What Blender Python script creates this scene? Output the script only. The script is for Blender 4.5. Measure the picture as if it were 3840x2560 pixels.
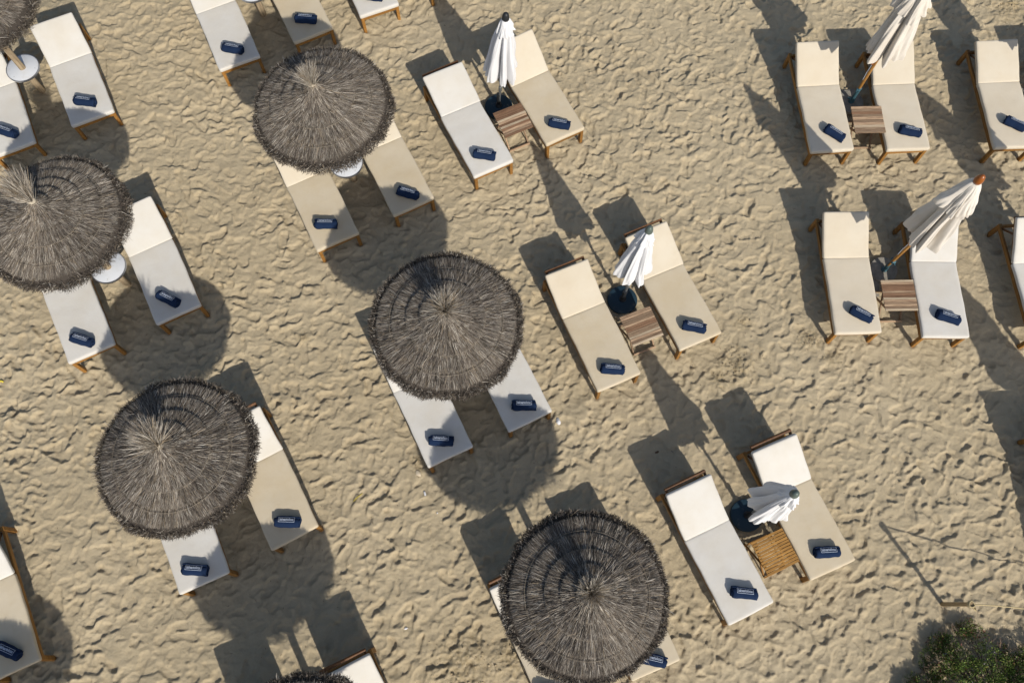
import bpy, bmesh, math, random
import numpy as np
from mathutils import Vector, Matrix, Euler

for _o in list(bpy.data.objects):
    bpy.data.objects.remove(_o, do_unlink=True)
scene = bpy.context.scene
C = scene.collection
R = math.radians

# ------------------------------------------------------------------ camera
TILT, ROLL, CAM_H = 0.32051, 0.027236, 11.7988
cd = bpy.data.cameras.new('camera')
cam = bpy.data.objects.new('camera', cd)
C.objects.link(cam)
fw = Vector((0, math.sin(TILT), -math.cos(TILT)))
up = Vector((0, math.cos(TILT), math.sin(TILT)))
rt = Vector((1, 0, 0))
r2 = rt * math.cos(ROLL) + up * math.sin(ROLL)
u2 = -rt * math.sin(ROLL) + up * math.cos(ROLL)
m = Matrix((r2, u2, -fw)).transposed().to_4x4()
m.translation = Vector((0, 0, CAM_H))
cam.matrix_world = m
cd.sensor_width = 36
cd.lens = 3240.85 / 3840 * 36
cd.clip_start = 0.1
cd.clip_end = 3000
scene.camera = cam

# ------------------------------------------------------------------ sky and sun
SHX, SHY = -0.6218, 1.1042            # shadow offset on the sand per metre of height
elev = math.atan(1 / math.hypot(SHX, SHY))
world = bpy.data.worlds.new('World')
scene.world = world
world.use_nodes = True
wn = world.node_tree
wn.nodes.clear()
wo = wn.nodes.new('ShaderNodeOutputWorld')
wb = wn.nodes.new('ShaderNodeBackground')
ws = wn.nodes.new('ShaderNodeTexSky')
ws.sky_type = 'NISHITA'
ws.sun_disc = False
ws.sun_elevation = elev
ws.sun_rotation = math.atan2(-SHX, -SHY)
ws.air_density = 1.0
ws.dust_density = 1.5
ws.ozone_density = 0.7
wb.inputs['Strength'].default_value = 0.115
wn.links.new(ws.outputs[0], wb.inputs[0])
wn.links.new(wb.outputs[0], wo.inputs[0])
sl = bpy.data.lights.new('sun', 'SUN')
sl.energy = 4.4
sl.angle = R(0.55)
sl.color = (1.0, 0.95, 0.87)
sun = bpy.data.objects.new('sun', sl)
C.objects.link(sun)
sun.rotation_euler = Vector((-SHX, -SHY, 1)).to_track_quat('Z', 'Y').to_euler()
sun.location = (6, -10, 15)
scene.view_settings.view_transform = 'Standard'
scene.view_settings.look = 'None'
scene.view_settings.exposure = 0.0
scene.view_settings.gamma = 1
scene.view_settings.use_curve_mapping = False

# ------------------------------------------------------------------ helpers
def mat(name, col, rough=0.7, spec=0.3, metal=0.0):
    mt = bpy.data.materials.new(name)
    mt.use_nodes = True
    b = mt.node_tree.nodes['Principled BSDF']
    b.inputs['Base Color'].default_value = (*col, 1)
    b.inputs['Roughness'].default_value = rough
    b.inputs['Metallic'].default_value = metal
    b.inputs['Specular IOR Level'].default_value = spec
    return mt

class N:
    """short-hand for building node trees"""
    def __init__(s, mt):
        s.t = mt.node_tree; s.b = s.t.nodes['Principled BSDF']
    def n(s, kind, **kw):
        x = s.t.nodes.new(kind)
        for k, v in kw.items():
            if k in x.inputs: x.inputs[k].default_value = v
            else: setattr(x, k, v)
        return x
    def l(s, a, b): s.t.links.new(a, b)
    def coord(s, scale=(1, 1, 1), rnd=False, kind='Object'):
        tc = s.n('ShaderNodeTexCoord')
        mp = s.n('ShaderNodeMapping')
        mp.inputs['Scale'].default_value = scale
        s.l(tc.outputs[kind], mp.inputs['Vector'])
        if rnd:
            oi = s.n('ShaderNodeObjectInfo')
            mu = s.n('ShaderNodeMath', operation='MULTIPLY'); mu.inputs[1].default_value = 37.0
            s.l(oi.outputs['Random'], mu.inputs[0])
            s.l(mu.outputs[0], mp.inputs['Location'])
        return mp.outputs[0]
    def noise(s, vec, scale, detail=4, rough=0.55):
        x = s.n('ShaderNodeTexNoise'); x.inputs['Scale'].default_value = scale
        x.inputs['Detail'].default_value = detail; x.inputs['Roughness'].default_value = rough
        if vec is not None: s.l(vec, x.inputs['Vector'])
        return x.outputs['Fac']
    def ramp(s, fac, stops):
        x = s.n('ShaderNodeValToRGB'); e = x.color_ramp.elements
        while len(e) < len(stops): e.new(0.5)
        for q, (p, c) in zip(e, stops): q.position = p; q.color = (*c, 1)
        s.l(fac, x.inputs[0]); return x.outputs[0]
    def mix(s, fac, a, b, mode='MIX'):
        x = s.n('ShaderNodeMix', data_type='RGBA', blend_type=mode)
        for v, i in ((fac, 0), (a, 6), (b, 7)):
            if hasattr(v, 'node'): s.l(v, x.inputs[i])
            elif i == 0: x.inputs[0].default_value = v
            else: x.inputs[i].default_value = (*v, 1)
        return x.outputs[2]
    def bump(s, h, strength, dist, prev=None):
        x = s.n('ShaderNodeBump'); x.inputs['Strength'].default_value = strength
        x.inputs['Distance'].default_value = dist
        s.l(h, x.inputs['Height'])
        if prev is not None: s.l(prev, x.inputs['Normal'])
        return x.outputs[0]

class MB:
    """collects polygons, gives one mesh"""
    def __init__(s): s.v = []; s.f = []
    def add(s, vs, fs):
        k = len(s.v); s.v += [tuple(p) for p in vs]; s.f += [tuple(i + k for i in q) for q in fs]
        return s
    def box(s, cx, cy, cz, sx, sy, sz, rot=None, piv=None, bev=0.0):
        bm = bmesh.new()
        bmesh.ops.create_cube(bm, size=1)
        for q in bm.verts: q.co = Vector((q.co.x * sx, q.co.y * sy, q.co.z * sz))
        if bev: bmesh.ops.bevel(bm, geom=list(bm.edges), offset=bev, segments=1, affect='EDGES')
        M = Matrix.Translation((cx, cy, cz))
        if rot is not None: M = M @ (rot if isinstance(rot, Matrix) else Euler(rot).to_matrix().to_4x4())
        bm.verts.index_update()
        s.add([M @ q.co for q in bm.verts], [[q.index for q in f.verts] for f in bm.faces])
        bm.free(); return s
    def beam(s, a, b, w, h, bev=0.004):
        """bar from a to b, w wide sideways, h high"""
        a = Vector(a); b = Vector(b); d = b - a
        y = d.normalized(); x = y.cross(Vector((0, 0, 1)))
        if x.length < 1e-3: x = Vector((1, 0, 0))
        x.normalize(); z = x.cross(y)
        M = Matrix((x, y, z)).transposed().to_4x4()
        c = (a + b) / 2
        return s.box(c.x, c.y, c.z, w, d.length, h, rot=M, bev=bev)
    def lathe(s, prof, n=32, org=(0, 0, 0), cap=True, wob=0.0, seed=0):
        rg = random.Random(seed)
        vs = []
        for r_, z in prof:
            for i in range(n):
                a = 2 * math.pi * i / n
                q = r_ * (1 + wob * math.sin(3 * a + z * 5 + seed) + wob * rg.uniform(-.5, .5))
                vs.append((org[0] + q * math.cos(a), org[1] + q * math.sin(a), org[2] + z))
        fs = []
        for j in range(len(prof) - 1):
            for i in range(n):
                k = (i + 1) % n
                fs.append((j * n + i, j * n + k, (j + 1) * n + k, (j + 1) * n + i))
        if cap:
            fs.append(tuple(range(n))[::-1]); fs.append(tuple((len(prof) - 1) * n + i for i in range(n)))
        return s.add(vs, fs)
    def tube(s, pts, rad, n=10, cap=True):
        pts = [Vector(p) for p in pts]
        rad = rad if hasattr(rad, '__len__') else [rad] * len(pts)
        vs = []; fs = []; x = None
        for j, p in enumerate(pts):
            t = (pts[min(j + 1, len(pts) - 1)] - pts[max(j - 1, 0)]).normalized()
            if x is None:
                x = t.cross(Vector((0, 0, 1)))
                if x.length < .1: x = t.cross(Vector((1, 0, 0)))
            x = (x - t * x.dot(t)).normalized(); y = t.cross(x)
            for i in range(n):
                a = 2 * math.pi * i / n
                vs.append(p + (x * math.cos(a) + y * math.sin(a)) * rad[j])
        for j in range(len(pts) - 1):
            for i in range(n):
                k = (i + 1) % n
                fs.append((j * n + i, j * n + k, (j + 1) * n + k, (j + 1) * n + i))
        if cap:
            fs.append(tuple(range(n))[::-1]); fs.append(tuple((len(pts) - 1) * n + i for i in range(n)))
        return s.add(vs, fs)
    def mesh(s, name, m=None, smooth=False, auto=None):
        me = bpy.data.meshes.new(name)
        me.from_pydata(s.v, [], s.f)
        bm = bmesh.new(); bm.from_mesh(me); bmesh.ops.recalc_face_normals(bm, faces=bm.faces)
        bm.to_mesh(me); bm.free()
        if m: me.materials.append(m)
        if smooth or auto:
            me.polygons.foreach_set('use_smooth', [True] * len(me.polygons))
            if auto: me.set_sharp_from_angle(angle=R(auto))
        return me

def obj(name, me, parent=None, loc=(0, 0, 0), rot=(0, 0, 0)):
    o = bpy.data.objects.new(name, me)
    C.objects.link(o); o.parent = parent; o.location = loc; o.rotation_euler = rot
    return o

def tag(o, label=None, cat=None, group=None, kind=None):
    for k, v in (('label', label), ('category', cat), ('group', group), ('kind', kind)):
        if v: o[k] = v
    return o

def thing(name, label, cat, loc=(0, 0, 0), rz=0, group=None):
    o = obj(name, None, None, loc, (0, 0, rz)); o.empty_display_size = .2
    return tag(o, label, cat, group)

def noise_grid(nx, ny, sx, sy, seed):
    """smooth value noise on an nx x ny grid, cells of sx, sy samples"""
    rg = np.random.default_rng(seed)
    gx, gy = int(nx / sx) + 4, int(ny / sy) + 4
    G = rg.uniform(-1, 1, (gy, gx))
    X = np.arange(nx) / sx; Y = np.arange(ny) / sy
    ix = X.astype(int); iy = Y.astype(int); fx = X - ix; fy = Y - iy
    fx = fx * fx * fx * (fx * (fx * 6 - 15) + 10); fy = fy * fy * fy * (fy * (fy * 6 - 15) + 10)
    a = G[np.ix_(iy, ix)]; b = G[np.ix_(iy, ix + 1)]; c = G[np.ix_(iy + 1, ix)]; d = G[np.ix_(iy + 1, ix + 1)]
    fx = fx[None, :]; fy = fy[:, None]
    return (a * (1 - fx) + b * fx) * (1 - fy) + (c * (1 - fx) + d * fx) * fy

# ------------------------------------------------------------------ layout (metres, from the survey of the photo)
LOUNGERS = {
    'L00': (-8.009, 7.603, -1.1137, 0.450),
    'L01': (-6.948, 8.162, -1.0962, 0.444),
    'L02': (-4.838, 9.224, -1.1132, 0.450),
    'L03': (-3.781, 9.761, -1.0812, 0.450),
    'L04': (-2.729, 10.291, -1.1341, 0.450),
    'L05': (-3.086, 6.224, -1.0760, 0.450),
    'L06': (-2.030, 6.817, -1.0727, 0.450),
    'L07': (-0.882, 7.479, -1.0742, 0.338),
    'L08': (0.172, 8.058, -1.0640, 0.523),
    'L09': (4.626, 8.073, -1.4670, 0.470),
    'L10': (5.796, 8.135, -1.4840, 0.403),
    'L11': (7.437, 8.222, -1.4930, 0.322),
    'L12': (4.779, 5.184, -1.5130, 0.392),
    'L13': (6.030, 5.161, -1.5380, 0.450),
    'L14': (7.502, 5.197, -1.4670, 0.564),
    'L15': (1.002, 4.267, -1.1310, 0.354),
    'L16': (2.127, 4.882, -1.1150, 0.381),
    'L17': (-1.305, 3.152, -1.0840, 0.450),
    'L18': (-0.252, 3.665, -1.0850, 0.450),
    'L19': (-6.324, 4.442, -1.0720, 0.450),
    'L20': (-5.219, 5.041, -1.0670, 0.458),
    'L21': (-3.294, 2.023, -1.0480, 0.495),
    'L22': (-4.324, 1.463, -1.1050, 0.450),
    'L23': (-6.522, 0.352, -1.0910, 0.450),
    'L24': (0.357, 0.079, -1.1010, 0.518),
    'L25': (1.422, 0.599, -1.1460, 0.300),
    'L26': (-1.640, -1.020, -1.1000, 0.450),
    'L27': (2.597, 1.277, -1.1020, 0.405),
    'L28': (3.710, 1.853, -1.1330, 0.481),
    'L29': (-2.730, -1.500, -1.1000, 0.450),
    'L30': (8.570, 8.290, -1.4900, 0.400),
    'L31': (7.47, 2.020, -1.4800, 0.450),
    'L32': (-1.700, 10.840, -1.1000, 0.450),
}
SEAT_L, BACK_L, SEAT_Z, CW = 1.159, 0.668, 0.419, 0.66
# parasols: foot x, y and lean of the post per metre of height
PARASOLS = {
    'P1': (-7.532, 7.869, -.02, .022), 'P2': (-2.484, 6.459, -.047, -.010), 'P3': (-5.659, 4.647, -.05, .02),
    'P4': (-.830, 3.510, .018, -.024), 'P5': (-3.727, 1.709, -.041, .037), 'P6': (.801, .356, .04, .007),
    'P7': (-2.041, -1.417, 0, 0), 'P8': (-4.22, 9.43, -.03, .02), 'P9': (-5.266, -2.707, 0, 0)}

# ------------------------------------------------------------------ sand
def sand_material():
    mt = mat('sand', (.40, .32, .225), .95, .12)
    n = N(mt)
    vec = n.coord()
    a = n.noise(vec, .45, 5); b = n.noise(vec, 6, 6, .6); c = n.noise(vec, 55, 3, .7)
    col = n.ramp(a, [(.3, (.425, .348, .226)), (.7, (.478, .396, .264))])
    col = n.mix(n.ramp(b, [(.35, (0, 0, 0)), (.75, (.5, .5, .5))]), col, (.345, .278, .175))
    col = n.mix(n.ramp(c, [(.5, (0, 0, 0)), (.85, (.45, .45, .45))]), col, (.54, .46, .33))
    # damp, turned-up patches (real stains in the sand)
    at = n.n('ShaderNodeAttribute', attribute_name='damp')
    fine = n.noise(vec, 18, 5, .7)
    mm = n.n('ShaderNodeMath', operation='MULTIPLY'); n.l(at.outputs['Fac'], mm.inputs[0]); n.l(n.ramp(fine, [(.35, (0, 0, 0)), (.6, (1, 1, 1))]), mm.inputs[1])
    col = n.mix(mm.outputs[0], col, (.31, .245, .145))
    # dark specks of dried weed
    vo = n.n('ShaderNodeTexVoronoi'); vo.inputs['Scale'].default_value = 14; n.l(vec, vo.inputs['Vector'])
    sp = n.ramp(vo.outputs['Distance'], [(.035, (1, 1, 1)), (.07, (0, 0, 0))])
    th = n.n('ShaderNodeMath', operation='GREATER_THAN'); th.inputs[1].default_value = .62
    n.l(n.noise(vec, 2.3, 2), th.inputs[0])
    m2 = n.n('ShaderNodeMath', operation='MULTIPLY'); n.l(sp, m2.inputs[0]); n.l(th.outputs[0], m2.inputs[1])
    col = n.mix(m2.outputs[0], col, (.09, .065, .04))
    n.l(col, n.b.inputs['Base Color'])
    h1 = n.bump(n.noise(vec, 30, 6, .7), .8, .018)
    h2 = n.bump(n.noise(vec, 120, 3, .7), .6, .006, h1)
    n.l(h2, n.b.inputs['Normal'])
    return mt

DAMP = [(-.46, -.45, .55), (3.2, 3.66, .38), (4.29, 4.07, .22), (-1.24, 2.14, .16), (8.07, 10.0, .4), (3.34, 4.3, .15), (4.6, 3.8, .15), (-1.2, 2.35, .12), (.1, -.35, .3), (2.95, 3.45, .2), (-3.0, 3.9, .1)]

def build_sand():
    rg = np.random.default_rng(7)
    DX = .0145
    x0, x1, y0, y1 = -9.0, 9.0, -1.25, 10.5
    nx = int((x1 - x0) / DX) + 1; ny = int((y1 - y0) / DX) + 1
    X = x0 + np.arange(nx) * DX; Y = y0 + np.arange(ny) * DX
    H = np.zeros((ny, nx))
    H += .016 * noise_grid(nx, ny, 22, 16, 1) + .010 * noise_grid(nx, ny, 11, 9, 2)
    area = (x1 - x0) * (y1 - y0)
    nst = int(area * 56)
    sx = rg.uniform(x0, x1, nst); sy = rg.uniform(y0, y1, nst)
    # main walking direction drifts over the beach
    dirn = np.radians(22) + .5 * np.sin(sx * .35 + 1.0) + .35 * np.cos(sy * .6) 
    ang = dirn + rg.normal(0, .55, nst) + (rg.random(nst) < .3) * rg.uniform(-1.5, 1.5, nst)
    big = rg.random(nst) < .30
    ln = np.where(big, rg.uniform(.13, .19, nst), rg.uniform(.060, .135, nst)); wd = np.where(big, rg.uniform(.052, .080, nst), rg.uniform(.034, .064, nst))
    dp = (.009 + .023 * rg.random(nst) ** 1.3) * np.where(big, 1.05, .85)
    kindr = rg.random(nst)
    for i in range(nst):
        L_, W_, D_ = ln[i], wd[i], dp[i]
        rr = L_ * 1.7
        ix0 = max(int((sx[i] - rr - x0) / DX), 0); ix1 = min(int((sx[i] + rr - x0) / DX) + 2, nx)
        iy0 = max(int((sy[i] - rr - y0) / DX), 0); iy1 = min(int((sy[i] + rr - y0) / DX) + 2, ny)
        if ix1 <= ix0 or iy1 <= iy0: continue
        px = X[ix0:ix1][None, :] - sx[i]; py = Y[iy0:iy1][:, None] - sy[i]
        ca, sa = math.cos(ang[i]), math.sin(ang[i])
        u = (px * ca + py * sa) / L_; v = (-px * sa + py * ca) / W_
        v = v + .22 * np.sin(u * 2.6 + i)                       # curved foot
        v = v / (1 - .28 * np.exp(-((u + .15) / .33) ** 2))      # instep waist
        s = np.sqrt(np.abs(u) ** 2.6 + np.abs(v) ** 2.4 + 1e-9)
        t = np.clip((1.10 - s) / .24, 0, 1); t = t * t * (3 - 2 * t)
        rim = np.exp(-((s - 1.18) / .17) ** 2) * (.62 + .38 * np.sin(3 * np.arctan2(v, u) + i))
        tilt = u * .35 * (1 if kindr[i] < .5 else -1)
        sub = H[iy0:iy1, ix0:ix1]
        keep = 1 - .8 * t
        mean = sub[sub.shape[0] // 2, sub.shape[1] // 2] * .35
        H[iy0:iy1, ix0:ix1] = sub * keep + (1 - keep) * mean - D_ * t * (1 + tilt) + D_ * .62 * rim
    # warp the pattern so nothing stays a clean ellipse
    wx = 1.7 * noise_grid(nx, ny, 9, 9, 3) + .7 * noise_grid(nx, ny, 4, 4, 13); wy = 1.7 * noise_grid(nx, ny, 9, 9, 4) + .7 * noise_grid(nx, ny, 4, 4, 14)
    jj, ii = np.meshgrid(np.arange(nx), np.arange(ny))
    fx = np.clip(jj + wx, 0, nx - 1.001); fy = np.clip(ii + wy, 0, ny - 1.001)
    a = fx.astype(int); b = fy.astype(int); fx -= a; fy -= b
    H = (H[b, a] * (1 - fx) + H[b, a + 1] * fx) * (1 - fy) + (H[b + 1, a] * (1 - fx) + H[b + 1, a + 1] * fx) * fy
    P_ = np.pad(H, 1, mode='edge')
    Hb = (P_[:-2, 1:-1] + P_[2:, 1:-1] + P_[1:-1, :-2] + P_[1:-1, 2:] + 8 * H) / 12
    H = Hb
    H += .0026 * noise_grid(nx, ny, 2.4, 2.4, 5) + .003 * noise_grid(nx, ny, 5, 4, 25) + .0055 * noise_grid(nx, ny, 5.5, 4.5, 15) ** 3 * 2
    H -= H.mean()
    XX, YY = np.meshgrid(X, Y)
    H *= 1.0 * (1 + .28 * noise_grid(nx, ny, 110, 90, 61) + .16 * noise_grid(nx, ny, 45, 40, 62))
    # calmer sand in the lee of backrests and under seats
    for (lx, ly, la, ph) in LOUNGERS.values():
        ux, uy = math.cos(la), math.sin(la)
        d = ((XX - (lx + ux * .3)) / .9) ** 2 + ((YY - (ly + uy * .3)) / .9) ** 2
        H *= 1 - .22 * np.exp(-d * 1.6)
    # every leg has sunk a little and pushed up a collar of sand
    for (lx, ly, la, ph) in LOUNGERS.values():
        ca, sa = math.cos(la), math.sin(la)
        for u in (1.115, -.65):
            for w in (-.295, .295):
                px, py = lx + ca * u - sa * w, ly + sa * u + ca * w
                i0, i1 = int((px - .16 - x0) / DX), int((px + .16 - x0) / DX); j0, j1 = int((py - .16 - y0) / DX), int((py + .16 - y0) / DX)
                if i0 < 0 or j0 < 0 or i1 >= nx or j1 >= ny: continue
                d = np.hypot(XX[j0:j1, i0:i1] - px, YY[j0:j1, i0:i1] - py)
                H[j0:j1, i0:i1] += .013 * np.exp(-((d - .075) / .032) ** 2) - .012 * np.exp(-(d / .04) ** 2)
    damp = np.zeros_like(H)
    for (dx, dy, dr) in DAMP:
        d2 = ((XX - dx) ** 2 + (YY - dy) ** 2) / dr ** 2
        k = np.exp(-d2 * 1.5); damp = np.maximum(damp, k)
    H += damp * (.016 * np.abs(noise_grid(nx, ny, 3.2, 3.2, 8)) + .012 * noise_grid(nx, ny, 2, 2, 9))
    # long soft swell
    H += .03 * noise_grid(nx, ny, 180, 150, 6)
    # ------- extend to the horizon with growing steps
    def ext(a0, sign):
        out = []; s = .05; p = a0
        while abs(p) < 1500: p += sign * s; out.append(p); s *= 1.45
        return out
    xl = ext(x0, -1)[::-1]; xr = ext(x1, 1); yl = ext(y0, -1)[::-1]; yr = ext(y1, 1)
    Xf = np.concatenate([xl, X, xr]); Yf = np.concatenate([yl, Y, yr])
    Hf = np.pad(H, ((len(yl), len(yr)), (len(xl), len(xr))), mode='edge')
    Df = np.pad(damp, ((len(yl), len(yr)), (len(xl), len(xr))), mode='constant')
    ox = np.maximum(0, np.maximum(x0 - Xf, Xf - x1)); oy = np.maximum(0, np.maximum(y0 - Yf, Yf - y1))
    fall = np.exp(-(ox[None, :] + oy[:, None]) * 6.0)
    Hf = Hf * fall
    NX, NY = len(Xf), len(Yf)
    GX, GY = np.meshgrid(Xf, Yf)
    co = np.stack([GX, GY, Hf], -1).reshape(-1, 3).astype(np.float32)
    idx = np.arange(NX * NY).reshape(NY, NX)
    q = np.stack([idx[:-1, :-1], idx[:-1, 1:], idx[1:, 1:], idx[1:, :-1]], -1).reshape(-1, 4)
    me = bpy.data.meshes.new('sand')
    me.vertices.add(len(co)); me.vertices.foreach_set('co', co.ravel())
    me.loops.add(q.size); me.loops.foreach_set('vertex_index', q.ravel().astype(np.int32))
    me.polygons.add(len(q)); me.polygons.foreach_set('loop_start', np.arange(0, q.size, 4, dtype=np.int32))
    me.polygons.foreach_set('use_smooth', np.ones(len(q), bool))
    at = me.attributes.new('damp', 'FLOAT', 'POINT'); at.data.foreach_set('value', Df.ravel().astype(np.float32))
    me.update(calc_edges=True)
    me.materials.append(sand_material())
    o = obj('sand', me); tag(o, kind='structure')
    def hs(x, y):
        i = min(max(int(round((x - x0) / DX)), 0), nx - 1); j = min(max(int(round((y - y0) / DX)), 0), ny - 1)
        return float(H[j, i])
    return hs
hs = build_sand()

# ------------------------------------------------------------------ materials
def wood(name, dark, light, scale=9, rough=.6, rnd=.25, axis=1):
    mt = mat(name, light, rough, .3); n = N(mt)
    sc = [scale * 4, scale * 4, scale * 4]; sc[axis] = scale * .35
    vec = n.coord(tuple(sc), rnd=True)
    g = n.noise(vec, 1.6, 6, .65)
    col = n.ramp(g, [(.3, dark), (.72, light)])
    oi = n.n('ShaderNodeObjectInfo')
    hv = n.n('ShaderNodeHueSaturation')
    mr = n.n('ShaderNodeMapRange'); mr.inputs['To Min'].default_value = 1 - rnd; mr.inputs['To Max'].default_value = 1 + rnd
    n.l(oi.outputs['Random'], mr.inputs['Value']); n.l(mr.outputs[0], hv.inputs['Value']); n.l(col, hv.inputs['Color'])
    n.l(hv.outputs[0], n.b.inputs['Base Color'])
    n.l(n.bump(g, .4, .003), n.b.inputs['Normal'])
    return mt
def cloth(name, base, stain, amt, weave=420, rough=.85):
    mt = mat(name, base, rough, .15); n = N(mt)
    vec = n.coord((1, 1, 1), rnd=True)
    a = n.noise(vec, 2.2, 4, .6); b = n.noise(vec, 9, 5, .6)
    col = n.mix(n.ramp(a, [(.35, (0, 0, 0)), (.8, (amt,) * 3)]), base, stain)
    col = n.mix(n.ramp(b, [(.55, (0, 0, 0)), (.85, (amt * .6,) * 3)]), col, stain)
    n.l(col, n.b.inputs['Base Color'])
    w = n.noise(vec, weave, 2)
    big = n.noise(vec, 5, 3)
    n.l(n.bump(w, .25, .0015, n.bump(big, .3, .02)), n.b.inputs['Normal'])
    n.b.inputs['Sheen Weight'].default_value = .1
    return mt
M = {}
M['teak'] = wood('teak', (.15, .062, .012), (.36, .180, .042), rnd=.22)
M['old_teak'] = wood('weathered teak', (.17, .100, .060), (.42, .30, .19), rnd=.38, axis=0, rough=.8)
M['slat_pale'] = wood('bleached teak', (.28, .205, .135), (.52, .42, .29), rnd=.15, axis=0, rough=.8)
M['slat_dark'] = wood('brown teak', (.12, .060, .032), (.26, .155, .09), rnd=.2, axis=0, rough=.8)
M['gold_teak'] = wood('golden teak', (.20, .095, .020), (.42, .22, .055), rnd=.14, axis=0)
M['dark_teak'] = wood('dark teak', (.06, .024, .008), (.17, .075, .025), rnd=.2)
M['pole_wood'] = wood('varnished pole wood', (.22, .095, .022), (.42, .22, .06), axis=2, rough=.35, rnd=.05)
M['log'] = wood('weathered log', (.16, .115, .07), (.42, .33, .21), axis=2, rough=.85, rnd=.1, scale=5)
M['white'] = cloth('white cushion cloth', (.585, .562, .515), (.52, .47, .385), .7)
M['cream'] = cloth('cream cushion cloth', (.580, .515, .405), (.53, .445, .32), .7)
M['beige'] = cloth('beige cushion cloth', (.535, .460, .338), (.48, .385, .245), .8)
M['umb_white'] = cloth('white canopy cloth', (.66, .66, .67), (.60, .60, .60), .4, weave=600)
M['umb_cream'] = cloth('off white canopy cloth', (.64, .60, .54), (.52, .45, .36), .6, weave=600)
M['navy'] = cloth('navy towel', (.0100, .0225, .058), (.006, .013, .034), .6, weave=260, rough=.95)
M['navy'].node_tree.nodes['Principled BSDF'].inputs['Sheen Weight'].default_value = 0
M['print'] = mat('white print', (.50, .55, .64), .7)
M['print_thin'] = mat('pale thin print', (.50, .58, .70), .7)
M['steel'] = mat('grey steel', (.33, .35, .36), .35, .5, .8)
M['black'] = mat('black plastic', (.018, .020, .022), .45)
M['teal'] = mat('blue green steel', (.06, .14, .17), .45, .4, .3)
M['knob_grey'] = mat('grey green plastic', (.09, .115, .10), .35)
M['knob_wood'] = mat('varnished turned wood', (.26, .075, .012), .28, .5)
M['chrome'] = mat('dull chrome edging', (.42, .43, .45), .3, .5, .9)
mt = M['base'] = mat('dark blue base', (.018, .042, .062), .55); n = N(mt)
v_ = n.coord(rnd=True)
col = n.mix(n.ramp(n.noise(v_, 9, 6, .65), [(.58, (0, 0, 0)), (.68, (.75, .75, .75))]), (.016, .040, .060), (.115, .125, .115))
n.l(col, n.b.inputs['Base Color']); n.l(n.bump(n.noise(v_, 40, 3), .3, .004), n.b.inputs['Normal'])
mt = M['concrete'] = mat('concrete', (.3, .28, .25), .95, .1); n = N(mt)
v_ = n.coord(rnd=True)
n.l(n.ramp(n.noise(v_, 14, 7, .7), [(.3, (.17, .16, .14)), (.7, (.33, .30, .25))]), n.b.inputs['Base Color'])
n.l(n.bump(n.noise(v_, 60, 4), .5, .006), n.b.inputs['Normal'])
mt = M['table_white'] = mat('white table top', (.56, .58, .60), .4, .4); n = N(mt)
v_ = n.coord(rnd=True)
n.l(n.mix(n.ramp(n.noise(v_, 7, 6, .7), [(.5, (0, 0, 0)), (.8, (.5, .5, .5))]), (.57, .585, .605), (.45, .41, .34)), n.b.inputs['Base Color'])
n.l(n.bump(n.noise(v_, 90, 2), .15, .002), n.b.inputs['Normal'])
def tint_mat(name, rough=.8, spec=.25, trans=0):
    mt = mat(name, (1, 1, 1), rough, spec); n = N(mt)
    at = n.n('ShaderNodeAttribute', attribute_name='tint')
    n.l(at.outputs['Color'], n.b.inputs['Base Color'])
    return mt
M['thatch'] = tint_mat('dry heather thatch', .75, .3)
M['under'] = mat('dark thatch core', (.055, .045, .036), .95)
M['leaf'] = tint_mat('shrub leaves', .6, .3)
M['twig'] = mat('twig', (.10, .065, .04), .85)

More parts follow.
